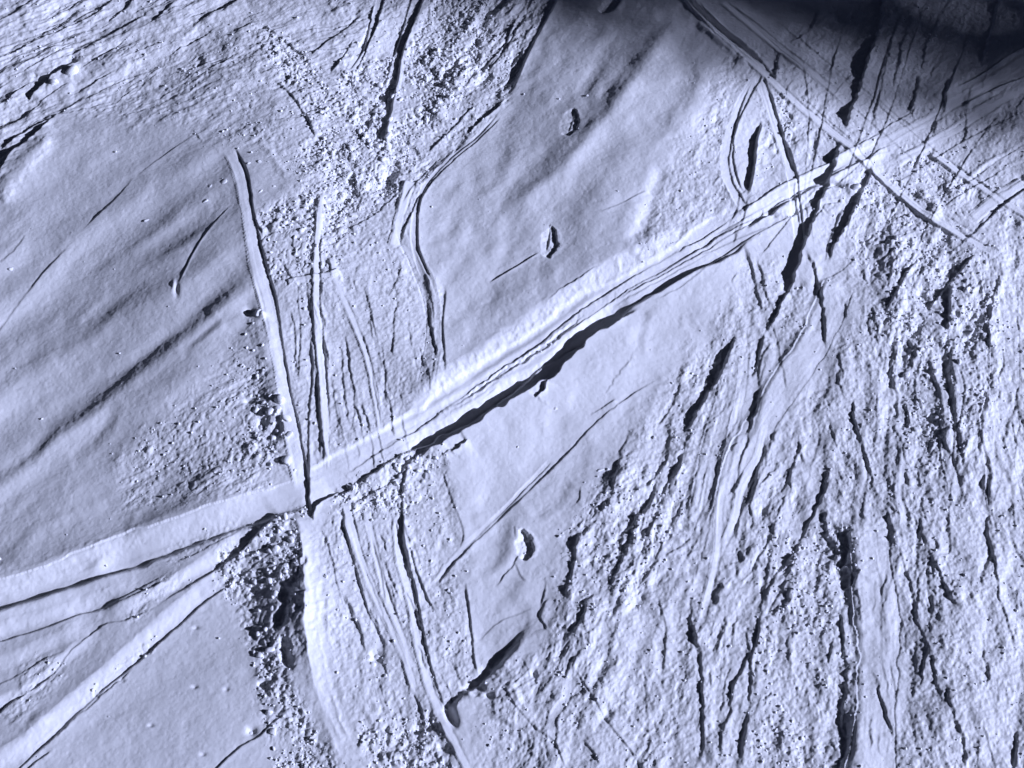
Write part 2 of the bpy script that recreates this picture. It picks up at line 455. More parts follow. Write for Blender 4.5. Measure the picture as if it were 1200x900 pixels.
# ================= central worn strip
ribbon([(472, 270), (488, 305), (505, 350), (508, 400), (500, 455)], 20, -.8, -.14, edge=7, clear=.4)
saw([(480, 300), (497, 335), (502, 365), (500, 400), (494, 450)], 4, 10, 10, jit=1.5, tr=5)
saw([(523, 335), (521, 360), (519, 385), (521, 410), (522, 446)], 3.6, 8, 14, jit=.4, tr=1.5)
saw([(455, 350), (464, 330), (470, 310)], 3); saw([(460, 420), (462, 380), (466, 355)], 2.5)
# short track that starts in the smooth field
ribbon([(268, 176), (276, 192), (284, 215), (290, 245), (296, 280), (302, 312), (314, 355), (323, 400), (332, 450), (341, 500), (349, 545), (354, 575)], 18, -.2, .22, edge=2, t0=.03, t1=.05)
saw([(276, 180), (286, 192), (292, 210), (295, 235), (298, 262), (307, 292), (316, 325)], 2.6, 6, 14, jit=.3, tr=1.2, t0=.1)
saw([(309, 290), (316, 320), (323, 350), (326, 380), (331, 410), (338, 450)], 1.8, 6, 12, jit=.5)
saw([(298, 255), (304, 268), (310, 278)], 3, 5, 8)
ridge([(300, 330), (304, 370), (312, 410), (318, 450), (325, 490), (335, 535)], 2.4, 26, jit=2.5, t0=.3)
dent(293, 366, 6, 5, -5); dent(307, 370, 5, 5, 5)
dent(307, 498, 5, 7, -6); dent(325, 505, 6, 9, -5); dent(291, 470, 5, 3, -3)
# pole drag
saw([(272, 240), (258, 254), (240, 277), (225, 299), (214, 322), (209, 334)], 2.4, 4, 1.5, jit=.2, tr=1, k=1.5)
dent(207, 340, 3, 9, -2.5, 8); dent(204, 334, 2.5, 7, 1.6, 8)
for k in range(26):
    x = 335 + 170 * random.Random(k).random(); y = 300 + 210 * random.Random(k + 99).random(); L_ = 20 + 60 * random.Random(k + 5).random()
    saw([(x, y), (x + .12 * L_, y + L_ * .5), (x + .2 * L_, y + L_)], 1.2 + 2.0 * random.Random(k + 7).random(), 6, 7, jit=1.8, var=.8)
for k in range(22):
    x = 400 + 130 * random.Random(k + 31).random(); y = 590 + 240 * random.Random(k + 63).random(); L_ = 20 + 60 * random.Random(k + 15).random()
    saw([(x, y), (x + .22 * L_, y + L_ * .5), (x + .4 * L_, y + L_)], 1.2 + 2.0 * random.Random(k + 17).random(), 6, 7, jit=1.8, var=.8)
# parallel tracks down the strip
saw([(362, 385), (366, 420), (366, 450), (362, 490), (362, 540), (363, 585)], 5, 7, 8, jit=.8, tr=1.5)
ribbon([(378, 225), (374, 260), (371, 310), (371, 360), (374, 410), (379, 460), (382, 510), (384, 552)], 8, 1.4, .28, edge=3)
saw([(380, 245), (376, 290), (376, 345), (379, 400), (384, 450), (388, 510)], 3.6, 5, 10, jit=1)
saw([(372, 440), (375, 490), (376, 540)], 3, 5, 6)
ribbon([(388, 300), (396, 335), (413, 375), (430, 420), (440, 465), (447, 510)], 7, .8, .2, edge=3)
saw([(418, 385), (430, 410), (437, 440), (445, 490), (446, 505)], 2.6, 6, 8, jit=1.4)
saw([(403, 390), (410, 430), (416, 470), (410, 510)], 3, 6, 8, jit=1.6)
saw([(398, 400), (404, 450), (408, 500)], 2.2, 6, 6, jit=1.6)
saw([(332, 310), (345, 330), (350, 325)], 2.5)
ribbon([(336, 331), (360, 326), (385, 324), (398, 318)], 7, 2.2, .25, edge=3)
saw([(350, 330), (352, 390), (350, 450)], 2, 6, 8, jit=1.5)
for pts, dk in (([(342, 360), (346, 400), (348, 440)], 2), ([(425, 330), (432, 360), (436, 400)], 2), ([(446, 400), (452, 440), (452, 480)], 2.2), ([(390, 440), (394, 480), (398, 520)], 2.5)):
    saw(pts, dk, jit=1.5)

# ================= the long band across the picture
# bright outer flank and floor
ribbon([(-40, 712), (0, 701), (60, 682), (130, 655), (200, 632), (270, 606), (330, 586), (365, 574)], 34, -2.0, .15, edge=9, t0=0, t1=.1)
ribbon([(365, 576), (430, 535), (500, 494), (560, 455), (630, 408), (700, 362), (770, 322), (840, 280), (880, 255)], 44, -4.0, .085, edge=6, t0=.06, t1=.12)
def bank(pts, hgt, wd, decay, jit=1.0, t0=.15, t1=.2):
    """ground drops by hgt over wd towards the sun, the high side easing back to level over decay"""
    f = field(pts, decay * 4.5, jit)
    sl, d, a, L = f
    x = d / wd + .5
    H[sl] += hgt * ends(a, t0, t1) * (1 - sstep(x)) * np.exp(-np.maximum(0, -d - wd * .5) / decay)
bank([(470, 492), (520, 450), (560, 424), (630, 376), (700, 331), (770, 292), (830, 255)], 9, 29, 95, jit=2.6)
ridge([(450, 512), (510, 474), (570, 436), (640, 388), (700, 345), (760, 310)], 1.6, 9, jit=1.2, var=.5)
ribbon([(1035, 172), (1090, 140), (1145, 106), (1215, 64)], 15, .6, .16, edge=4, t1=0)
ribbon([(1050, 190), (1110, 158), (1160, 126), (1215, 96)], 12, .4, .16, edge=4, t1=0)
bank([(-60, 712), (0, 695), (80, 668), (160, 636), (240, 612), (330, 578)], 8, 30, 90, t0=0, jit=2)
bank([(-60, 735), (0, 727), (80, 703), (150, 682)], 3.5, 16, 30, t0=0)
bank([(-60, 770), (0, 741), (60, 723), (120, 702), (170, 684)], 4.5, 17, 26, t0=0)
bank([(120, 725), (180, 700), (230, 668), (290, 628)], 4.5, 16, 24)
bank([(-60, 870), (0, 826), (40, 806), (80, 770), (120, 742)], 3.5, 15, 26, t0=0)
bank([(-20, 905), (40, 868), (100, 815), (150, 772), (210, 718), (270, 670)], 6, 24, 30, t0=0)
bank([(-60, 800), (0, 780), (60, 755), (110, 735)], 3, 20, 24, t0=0)
bank([(860, 262), (930, 222), (985, 190), (1040, 162)], 4, 15, 30)
bank([(900, 258), (960, 226), (1010, 196), (1050, 172)], 3, 12, 20)
bank([(1090, 128), (1140, 92), (1210, 56)], 3, 14, 30, t1=0)
bank([(-60, 262), (0, 205), (30, 182), (62, 152), (120, 142)], -0.01, 16, 30, t0=0)
saw([(640, 357), (670, 335), (705, 316)], 2.2, 6, 8, jit=2)
T1 = [(400, 557), (430, 538), (475, 510), (510, 485), (560, 450), (590, 430), (620, 411), (660, 379), (700, 351), (740, 326), (783, 300), (830, 273), (865, 250)]
saw(T1, 4.2, 12, 9, jit=1.3, tr=1.1, var=.7, t0=.08, t1=.05)
saw([(500, 492), (560, 454), (610, 422), (650, 394), (700, 360)], 2.4, 8, 6, jit=3, tr=.9)
groove([(540, 465), (590, 436), (640, 402), (675, 375)], 1.8, 5, jit=3, berm=.5)
for pts, dk in (([(425, 548), (480, 515), (540, 482), (600, 450), (660, 410)], 1.3), ([(470, 530), (530, 495), (590, 462), (640, 428)], 1.6), ([(720, 352), (780, 318), (830, 290), (880, 262), (930, 236)], 3.8),
                ([(690, 372), (740, 346), (800, 312), (850, 286)], 1.8), ([(560, 470), (620, 432), (680, 388), (730, 352)], 1.2), ([(520, 484), (560, 462), (600, 434)], 1.0), ([(760, 322), (820, 290), (880, 256), (940, 222), (1000, 192)], 4.2)):
    saw(pts, dk, 9, 7, jit=1.4, var=.7)
brush([(470, 512), (560, 456), (620, 415), (700, 356), (760, 322)], 12, chunk=.12, fine=.35)
saw([(450, 522), (475, 508), (500, 497)], 1.5); saw([(545, 478), (565, 465), (584, 450)], 1.8, 8, 6, jit=.5)
saw([(476, 512), (500, 502), (540, 480)], 1.3, jit=.8)
saw([(640, 405), (680, 378), (735, 340), (790, 308), (835, 280), (880, 252)], 4.6, 9, 8, jit=1.2)
# crevasse : a deep slot with a ragged sun-side rim
f = field([(476, 537), (508, 519), (540, 503), (575, 481), (610, 458), (645, 440), (680, 408), (712, 380), (745, 357)], 190, 1.2)
sl, d, a, L = f
e = ends(a, .12, .12)
wob = 2.5 * nz(sl, L, a, 34) + 2.5 * nz(sl, L, a, 11) + 1.2 * JX0[sl]
dd = d - 3 - wob
prof = -12.0 * sstep((d + 24) / 17)
wallp = sstep((dd + 2.0) / 4.0)
H[sl] += e * (prof * (1 - wallp) + 5.5 * np.exp(-np.maximum(0, dd) / 42) * wallp)
rough_mul(sl, sstep((d + 22) / 4) * (1 - sstep((d - 14) / 6)) * e * .8)
saw([(628, 470), (638, 458), (642, 448)], 9, 8, 6, jit=3)
saw([(530, 532), (540, 522), (548, 516)], 7, 8, 6, jit=3)
saw([(415, 590), (432, 578), (460, 562), (482, 540), (500, 532)], 7, 8, 10, jit=1.6)
saw([(512, 540), (530, 527), (548, 515)], 4, jit=1.5)
saw([(735, 364), (775, 341), (800, 326), (850, 297), (900, 266), (950, 240), (985, 221)], 4.5, 14, 12, jit=.7, t1=.3)
saw([(770, 352), (800, 335), (830, 312)], 2.2, jit=1)
saw([(478, 545), (474, 562), (470, 578)], 6, jit=1.5)
# smooth lower field edge
saw([(518, 545), (522, 565), (532, 592), (544, 625), (538, 645)], 2, 8, 10, jit=.8, k=1)
saw([(508, 690), (540, 652), (590, 604), (650, 545), (700, 494), (740, 462), (780, 438)], 3.2, 14, 10, jit=.8, tr=1.2, t0=.05)
saw([(690, 487), (705, 478), (722, 466)], 2, jit=1)
ribbon([(505, 686), (540, 645), (590, 596), (645, 538)], 5, -.4, .12)

# ================= left fan of tracks
saw([(-40, 730), (0, 717), (60, 698), (105, 684), (145, 668), (170, 659)], 4.5, 20, 14, jit=.4, tr=1.3, t0=0, t1=.12)
saw([(186, 660), (220, 655), (250, 640), (285, 620)], 2, 8, 8, jit=1.2)
saw([(-40, 765), (0, 753), (50, 738), (90, 722), (125, 711), (160, 694), (200, 673)], 3.4, 16, 12, jit=.6, t0=0)
saw([(330, 600), (304, 624), (281, 646), (258, 663)], 9, 20, 12, jit=.8, tr=3)
saw([(328, 602), (302, 625), (280, 647), (255, 666), (225, 686), (200, 701), (183, 713)], 5.5, 16, 12, jit=.7, t0=.05, t1=.2)
saw([(190, 710), (150, 728), (126, 731), (106, 745), (84, 764), (62, 792), (32, 814), (0, 836), (-30, 860)], 3.2, 12, 10, jit=.8, t1=0)
saw([(-20, 812), (20, 793), (50, 775), (82, 762)], 1.8, 8, 8, jit=.8)
saw([(0, 838), (20, 820), (30, 817)], 4, jit=1.6)
saw([(278, 678), (240, 706), (200, 741), (160, 777), (125, 805), (92, 835), (60, 866), (25, 899), (0, 925)], 5, 16, 12, jit=.9, tr=1.3, t0=.08, t1=0)
saw([(160, 782), (120, 815), (80, 850), (60, 868)], 3, 6, 5, jit=2)
saw([(60, 880), (40, 895), (25, 910)], 3.5, 6, 5, jit=.8)
saw([(270, 660), (300, 648), (325, 636)], 3, 8, 8, jit=1.4); saw([(255, 690), (300, 662), (335, 640)], 2.4, 8, 8, jit=1.6)
saw([(240, 912), (262, 893), (283, 875), (305, 862), (318, 848), (340, 835)], 3.6, 12, 9, jit=.9)
saw([(80, 720), (120, 715), (180, 690), (205, 680)], 2, jit=1)
saw([(180, 705), (170, 700), (210, 678)], .2)
brush([(190, 655), (230, 640), (290, 612)], 26, chunk=.35, fine=.5)
brush([(150, 735), (190, 690), (230, 680)], 20, chunk=.3, s38=1.5)
brush([(0, 850), (60, 790), (20, 780)], 30, s38=1.4, chunk=.15)
brush([(30, 890), (110, 815), (190, 745)], 12, chunk=.3, s38=1)
for x, y, r in ((112, 667, 6), (118, 661, 5), (104, 642, 2), (113, 645, 2), (120, 638, 2), (45, 845, 7)): dent(x, y, r * 1.6, r, r * .35, 15)

# ================= the lit berm and the holes to its left
f = field([(354, 585), (361, 620), (366, 660), (370, 700), (370, 745), (376, 790), (389, 830), (406, 870), (422, 910), (438, 950)], 125, 1.6)
sl, d, a, L = f
e = ends(a, .08, 0)
hh = 19.0 * np.exp(-((a - .34) / .22) ** 2) + 3.0
shp = (.80 * sstep((d + 78) / 66) + .20 * sstep((d + 20 + 4 * nz(sl, L, a, 12) + 2 * JX0[sl]) / 13)) * np.exp(-np.maximum(0, d + 9) / 24)
H[sl] += e * hh * shp
rough_mul(sl, sstep((d + 13) / 4) * (1 - sstep((d - 9) / 6)) * e * .9)
dent(335, 703, 6, 11, -6, 15, 3, 2.5); dent(330, 726, 7, 11, -8, -15, 3, 2.5); dent(336, 768, 6, 15, -8, 12, 3, 2.5)
for q in (9, 19): ridge([(350 + q, 640), (356 + q, 700), (358 + q, 760), (374 + q, 830), (402 + q, 890)], .45, 5, jit=3, var=1.0)
brush([(372, 600), (378, 680), (384, 760), (405, 850), (430, 920)], 30, fine=.4); dent(310, 803, 6, 5, -7, -20, 4, .5); dent(357, 662, 3, 6, -3, 0, 3)
dent(295, 857, 5, 5, -4); dent(296, 690, 5, 3, -4); dent(318, 632, 4, 4, -3); saw([(364, 612), (368, 596), (376, 588), (398, 574)], 12, 9, 8, jit=2)
saw([(362, 560), (362, 580), (364, 600)], 7, 8, 8, jit=1.5)
for x, y in ((228, 805), (238, 949 - 65), (265, 808), (177, 850), (143, 797), (229, 735)): dent(x, y, 3, 2, -1.5, 0)

# ================= centre bottom tracks
ribbon([(404, 585), (412, 620), (424, 660), (440, 700), (462, 745), (480, 790), (486, 812)], 9, .8, .22, edge=3)
saw([(399, 600), (404, 620), (414, 655), (424, 690), (432, 718), (444, 742), (452, 765)], 5.5, 8, 10, jit=1)
saw([(375, 620), (385, 640), (395, 680), (405, 720)], 2.5, jit=1)
ribbon([(428, 595), (438, 640), (450, 690), (468, 740), (484, 785)], 8, .5, .2, edge=3)
saw([(436, 630), (446, 670), (452, 708)], 2.6, 6, 8, jit=1)
saw([(470, 545), (471, 580), (472, 615), (476, 650), (486, 688), (493, 725), (500, 760), (508, 790), (518, 820), (532, 850)], 5.0, 9, 9, jit=.7, tr=1.3)
ribbon([(465, 600), (468, 650), (480, 700), (488, 745), (500, 795), (515, 835), (535, 875), (552, 910)], 10, .6, .2, edge=3)
saw([(480, 640), (488, 668), (498, 695), (509, 716)], 4, 8, 8, jit=.7)
saw([(472, 600), (471, 640)], 6, 8, 8)
dent(528, 838, 5, 12, -9, 25, 3); dent(441, 770, 6, 7, -5)
saw([(545, 680), (549, 710), (553, 745), (556, 775), (562, 795)], 4, 8, 10, jit=.6, tr=1.5)
saw([(515, 840), (535, 822), (552, 805), (575, 787), (598, 765), (612, 745), (622, 728), (626, 715)], 17, 30, 20, jit=2, tr=6, t1=.5)
saw([(545, 815), (560, 802), (580, 786)], 9, 10, 8, jit=1.5, tr=2)
dent(557, 806, 10, 8, -7, 0, 3, 3); dent(572, 790, 12, 8, -4, 40, 2, 2); dent(572, 815, 6, 3, -5, -20)
saw([(560, 752), (575, 737), (590, 726), (612, 718), (628, 710)], 1.4, 6, 6, jit=.8); saw([(570, 720), (584, 719)], 1.2)
saw([(585, 795), (605, 828), (630, 855), (650, 870), (664, 905)], 3.4, 7, 5, jit=.8)
saw([(670, 780), (695, 818), (715, 850), (740, 880), (755, 905)], 2.4, 6, 9, jit=.7)
dent(712, 835, 5, 7, -4); saw([(683, 868), (695, 880), (702, 895)], 2.5)
saw([(610, 770), (618, 785), (622, 795)], 3); dent(625, 790, 4, 4, -4)
saw([(640, 772), (655, 770), (672, 758)], 2)
ridge([(590, 850), (600, 820), (612, 812)], 4, 22, jit=2)
saw([(420, 878), (425, 862), (440, 850)], 5); dent(495, 852, 12, 7, -6, 15, 2, 2); dent(520, 878, 7, 6, -5)
# boot-sized holes in the crust
def hole(x, y, w_, h_, dep, ang, raw=.6):
    """a print with a floor ramping down towards the sun side and a broken steep wall there"""
    cx, cy = to_ground(x, y); r = h_ * 1.2
    i0, i1 = np.searchsorted(ax, [cx - r, cx + r]); j0, j1 = np.searchsorted(ay, [cy - r, cy + r])
    sl = (slice(j0, j1), slice(i0, i1)); a = math.radians(ang)
    X = GX[sl] - cx + 2.6 * JX0[sl]; Y = GY[sl] - cy + 2.6 * JY0[sl]
    p = X * math.cos(a) + Y * math.sin(a); q = (-X * math.sin(a) + Y * math.cos(a)) / (h_ * .5)
    hw = w_ * .5 * np.sqrt(np.clip(1 - np.abs(q) ** 1.7, 0, 1)) * (1 - .25 * q) + .01
    t = p / hw
    ramp = np.where(t < 1, np.clip((t + 1) / 2, 0, 1) ** .8, 0) * (1 - sstep((t - .82) / .25)) * sstep((1 - np.abs(q)) / .12)
    H[sl] -= dep * ramp * (1 + .25 * JX0[sl])
    R['chunk'][sl] = np.maximum(R['chunk'][sl], raw * ramp * .5)
    H[sl] += .12 * dep * np.exp(-((t - 1.3) / .4) ** 2) * sstep((1.1 - np.abs(q)) / .3)
hole(667, 143, 24, 44, 2.3, -14, 1.2); saw([(673, 130), (671, 145), (666, 156)], 2.4, 3, 3, jit=.8, tr=1)
hole(643, 285, 21, 46, 3.2, -6, .9); saw([(645, 262), (644, 280), (641, 296)], 4, 6, 2, jit=.6, tr=1)
hole(614, 638, 20, 38, 6.5, 6, 1.4); saw([(603, 617), (604, 630)], 2, 4, 3)
saw([(603, 660), (608, 672), (616, 682)], 1.6, 4, 4)
hole(716, 4, 22, 44, 6, -38)
saw([(572, 333), (595, 320), (615, 308), (633, 297)], 3.6, 8, 1.5, jit=.2, tr=1.1, k=1.3); saw([(703, 252), (728, 241), (745, 231), (760, 223)], 2.0, 4, 2, jit=.3, tr=1)
ridge([(775, 190), (766, 225), (757, 262), (735, 292)], -2.6, 18, jit=1)
saw([(770, 205), (762, 240), (752, 270), (725, 295)], 1.5, 14, 9, tr=5)

# ================= right half: steep ragged ruts
for pts, dk in (
    ([(1040, -20), (1030, 35), (1018, 65), (1008, 100), (997, 130), (990, 158)], 19),
    ([(984, 165), (975, 200), (962, 232), (950, 262), (938, 295), (928, 330), (914, 355), (903, 378), (896, 395)], 14),
    ([(897, 392), (888, 418), (882, 445)], 6), ([(890, 455), (884, 480), (873, 515)], 4),
    ([(1022, 196), (1006, 232), (994, 258), (978, 288), (968, 312)], 13),
    ([(988, 240), (975, 275), (965, 310)], 3),
    ([(944, 290), (954, 320), (961, 345), (965, 375), (970, 412)], 4.5),
    ([(872, 285), (882, 318), (892, 368)], 4), ([(886, 300), (893, 325), (901, 358)], 3.2),
    ([(862, 388), (854, 410), (842, 440), (826, 465), (812, 488), (800, 510)], 13),
    ([(812, 500), (800, 530), (790, 560)], 3.5),
    ([(1085, 298), (1062, 320), (1050, 342), (1037, 370)], 7),
    ([(1142, 298), (1122, 322), (1104, 343), (1088, 362)], 8),
    ([(1112, 335), (1112, 365), (1110, 388)], 14),
    ([(1112, 390), (1110, 420), (1114, 450), (1118, 492)], 6),
    ([(1112, 495), (1104, 515), (1115, 540)], 6),
    ([(1052, 395), (1044, 425), (1049, 460), (1050, 500)], 4.5),
    ([(1172, 310), (1164, 350), (1158, 385), (1164, 425)], 6),
    ([(1060, 470), (1064, 495), (1060, 500)], 6),
    ([(1000, 465), (1001, 495), (1010, 525), (1016, 545), (1030, 585)], 6.5),
    ([(1050, 500), (1060, 530), (1072, 558), (1082, 572)], 4),
    ([(984, 430), (984, 450), (992, 470)], 5),
    ([(1022, 365), (1018, 385), (1022, 395)], 4),
    ([(915, 500), (900, 528), (886, 558), (873, 592)], 4.5),
    ([(919, 535), (902, 555), (888, 572), (868, 598)], 4.5),
    ([(905, 375), (915, 420), (922, 462)], 2),
    ([(952, 465), (948, 480)], 3), ([(935, 515), (940, 535), (946, 545)], 3.5),
    ([(978, 540), (968, 565), (958, 592), (946, 615), (932, 642), (914, 668), (898, 695), (890, 715)], 6.5),
    ([(891, 712), (890, 745), (881, 775), (879, 815), (874, 855), (869, 900)], 6.5),
    ([(812, 690), (808, 725), (816, 760), (822, 800), (824, 850), (818, 905)], 7),
    ([(865, 612), (861, 632)], 5), ([(868, 645), (872, 660)], 4), ([(905, 590), (904, 618), (901, 642)], 5),
    ([(848, 683), (840, 698), (836, 712)], 4.5),
    ([(867, 718), (858, 748), (850, 765)], 4), ([(872, 740), (880, 760), (870, 785), (872, 790)], 4),
    ([(872, 780), (858, 808), (856, 835), (848, 860), (842, 895)], 5),
    ([(928, 690), (924, 702), (918, 716)], 4), ([(919, 836), (916, 855), (913, 878)], 4), ([(948, 650), (947, 690), (946, 730)], 3.5),
    ([(966, 600), (968, 625), (975, 645)], 4.5), ([(995, 620), (992, 650), (984, 672)], 10), ([(1003, 665), (1000, 685), (985, 692)], 7),
    ([(1003, 690), (1008, 715), (1012, 735)], 5),
    
    ([(965, 720), (955, 728), (948, 725)], 4),
    ([(1048, 640), (1060, 665), (1070, 700), (1080, 735), (1090, 768), (1098, 800), (1110, 835)], 4),
    ([(1094, 705), (1091, 730), (1092, 755)], 3),
    ([(1062, 590), (1076, 618), (1090, 650), (1104, 680), (1120, 708), (1130, 718)], 5.5),
    ([(1080, 600), (1092, 628), (1100, 650)], 4),
    ([(1170, 600), (1156, 612), (1162, 645), (1168, 680), (1172, 705), (1182, 740), (1190, 765)], 5),
    ([(1190, 690), (1192, 720)], 4), ([(1020, 786), (1030, 815), (1038, 840), (1048, 862)], 4.5),
    ([(1110, 800), (1115, 830), (1128, 870), (1132, 900)], 5), ([(1192, 855), (1190, 905)], 6), ([(1150, 850), (1160, 880), (1170, 910)], 2.5),
    ([(745, 590), (748, 605), (735, 640), (722, 668), (716, 700)], 6), ([(760, 585), (752, 600), (738, 612)], 7),
    ([(684, 618), (675, 640), (670, 665), (661, 705)], 6.5), ([(686, 700), (680, 725), (668, 742)], 6),
    ([(730, 530), (722, 555), (718, 580)], 6), ([(742, 500), (734, 520), (726, 535)], 4), ([(760, 600), (775, 580), (790, 545)], 3),
    ([(640, 740), (632, 720), (642, 700)], 3), ([(780, 650), (795, 645), (810, 630)], 2.5), ([(675, 765), (665, 785), (660, 800)], 3.5),
    ([(800, 445), (790, 470), (770, 500)], 3), ([(700, 630), (695, 660), (690, 690)], 2.5),
    ([(835, 600), (826, 640), (815, 680)], 2.5), ([(770, 700), (780, 740), (775, 790)], 2.5), ([(745, 760), (755, 800), (760, 850)], 2),
    ([(1040, 600), (1046, 640)], 3), ([(1150, 480), (1150, 520), (1142, 560)], 4), ([(1175, 560), (1165, 590)], 3),
    ([(958, 150), (955, 175), (948, 200)], 3), ([(1048, 40), (1035, 90), (1020, 155)], 3.5), ([(1068, 15), (1055, 60), (1045, 110)], 4),
    ([(1175, -10), (1160, 40), (1146, 80)], 6), ([(1075, 90), (1072, 115), (1066, 135)], 6), ([(960, 10), (945, 35), (925, 50)], 5), ([(1100, 20), (1085, 55), (1078, 90)], 5),
    ([(1112, 90), (1105, 130), (1090, 160)], 5), ([(1130, 110), (1132, 150), (1128, 172)], 4),
    ([(915, 60), (912, 75), (908, 92)], 7), ([(1000, 85), (992, 92)], 3),
    ([(1105, 300), (1130, 285), (1150, 265)], 4), ([(1165, 230), (1180, 222), (1205, 205)], 3),
): saw(pts, dk * (.8 if pts[0][1] > 300 else 1), dk * 5 + 8, dk * 4 + 8, jit=2.4 if dk > 3 else 1.7, tr=2.0 if dk > 3 else 1.4, var=.6)
saw([(980, 700), (984, 750), (990, 790), (991, 830), (996, 870), (1002, 915)], 11, 30, 34, jit=2.5, tr=12, k=1.05)
saw([(984, 715), (988, 750), (992, 790), (993, 830)], 4, 8, 8, jit=3)
# light bands between the ruts
ribbon([(1015, 610), (1022, 680), (1030, 750), (1026, 830), (1020, 920)], 46, 2, .10, edge=14, clear=.3)
ribbon([(1170, 330), (1178, 420), (1170, 520), (1180, 600)], 40, 1.5, .08, edge=14, clear=.2)
ribbon([(985, 330), (955, 400), (915, 460), (870, 540), (845, 620)], 34, 1.5, .10, edge=12, clear=.3)
ribbon([(860, 440), (835, 520), (820, 600)], 22, 1, .1, edge=10, clear=.3)
dent(1105, 545, 22, 16, -3); dent(1108, 470, 20, 20, -3)

# ================= upper right: crossing tracks
ribbon([(780, -30), (812, 5), (850, 45), (890, 80), (925, 112), (965, 148), (1000, 180), (1045, 220), (1095, 258), (1140, 285), (1178, 303)], 12, 1.2, .30, edge=3, t1=.06)
groove([(790, -20), (822, 14), (858, 46), (895, 74)], 3.5, 8, jit=.7)
saw([(812, -5), (850, 35), (885, 62), (905, 85), (925, 102)], 4, 8, 8, jit=.8)
ridge([(815, 22), (850, 55), (880, 78)], 3.5, 10, jit=2)
saw([(935, 108), (960, 130), (990, 160), (1002, 168)], 3, 6, 7, jit=.8)
saw([(1055, 215), (1090, 240), (1150, 278)], 1.8, 6, 7, jit=.8)
ribbon([(845, 0), (880, 30), (915, 58), (955, 88), (985, 112)], 10, 1.0, .26, edge=3, t1=.15)
saw([(850, 0), (890, 30), (930, 62), (960, 85), (985, 105)], 3, 8, 8, jit=.8)
ribbon([(1090, 178), (1130, 205), (1170, 232), (1215, 260)], 9, .8, .26, edge=3)
for pts, dk in (([(905, 20), (960, 62), (1020, 112), (1080, 160)], 2.4), ([(870, 20), (930, 70), (1000, 130), (1060, 178), (1120, 226)], 2.2), ([(1000, 100), (1060, 150), (1130, 200), (1200, 250)], 2.2),
                ([(1060, 5), (1040, 60), (1022, 120), (1000, 180), (985, 230)], 3.0), ([(1085, 0), (1062, 70), (1040, 140), (1010, 210), (985, 300)], 2.6), ([(995, 10), (975, 80), (962, 150), (945, 230)], 2.4),
                ([(940, 60), (948, 140), (944, 220), (955, 300)], 2.2), ([(1140, 30), (1105, 120), (1070, 200), (1030, 280)], 2.8), ([(1180, 120), (1130, 190), (1090, 260), (1060, 320)], 2.6),
                ([(1200, 130), (1140, 160), (1080, 196), (1030, 226)], 2.4), ([(1190, 190), (1130, 226), (1080, 262)], 2.2), ([(890, 300), (930, 250), (960, 215)], 2.4)):
    saw(pts, dk, 8, 7, jit=.9, var=.6)
# leaf-shaped pair
ribbon([(890, 85), (872, 115), (858, 145), (850, 175), (852, 205), (862, 228), (872, 244)], 12, -1.2, .16, edge=2.5)
saw([(884, 92), (874, 112), (866, 135), (860, 160), (861, 190), (866, 212), (874, 230)], 4.5, 8, 8, jit=1.2)
saw([(894, 138), (888, 158), (885, 180), (882, 205), (876, 228)], 13, 16, 10, jit=.8, tr=2.2)
ribbon([(890, 88), (898, 112), (906, 140), (916, 165), (924, 190), (930, 215), (934, 250), (938, 285)], 12, -1.0, .12, edge=2.5)
saw([(902, 98), (907, 120), (914, 145), (922, 168), (928, 190), (931, 208)], 5, 6, 12, jit=.8)
saw([(931, 210), (933, 235), (938, 262)], 4)
brush([(912, 105), (920, 135), (930, 165)], 14, clod=.5, chunk=.4)
# NE arms of the long band
ribbon([(868, 262), (920, 228), (970, 203), (1010, 185), (1045, 168)], 17, -2.0, .10, edge=4, t1=.3)
saw([(845, 255), (880, 240), (910, 220), (940, 205), (975, 190), (1005, 173), (1030, 158), (1050, 144), (1078, 129)], 4.2, 10, 9, jit=.6, t1=.1)
saw([(935, 245), (960, 228), (985, 214), (1012, 192), (1030, 178), (1055, 166)], 4.5, 10, 9, jit=.9)
saw([(835, 275), (860, 262), (890, 245), (925, 225)], 3.5, 8, 8, jit=1)
saw([(815, 300), (860, 282), (905, 262)], 2, jit=1)
saw([(1210, 52), (1180, 68), (1150, 88), (1118, 106)], 4.5, 14, 9, jit=.5)
saw([(1205, 88), (1175, 100), (1150, 112), (1120, 130)], 4.5, 12, 9, jit=.6)
saw([(1180, 105), (1150, 122), (1135, 130)], 3, 6, 6)
saw([(1210, 163), (1180, 182), (1155, 198), (1135, 212), (1098, 232)], 3.2, 8, 8, jit=1)
ridge([(1205, 160), (1178, 180), (1150, 195), (1130, 212)], 1.8, 7)
saw([(1215, 214), (1192, 228), (1172, 244), (1158, 258), (1143, 273)], 7, 18, 14, jit=1)
ribbon([(1200, 212), (1165, 236), (1140, 258)], 16, 1, .12, edge=5)
saw([(963, 216), (975, 217), (986, 220)], 6, 8, 10, jit=1); dent(975, 218, 12, 3.5, -5, -8, 3); dent(906, 251, 5, 3, -4); dent(1000, 222, 9, 9, 4, 0, 4, 1)
saw([(962, 330), (975, 324), (990, 314), (1003, 302)], 2.2)
saw([(1022, 288), (1045, 282), (1075, 270)], 3); saw([(1030, 310), (1050, 290)], 3)
groove([(970, 250), (963, 240), (985, 235)], 1, 4)
ridge([(1075, 225), (1095, 240), (1090, 260)], 4, 16, jit=2)

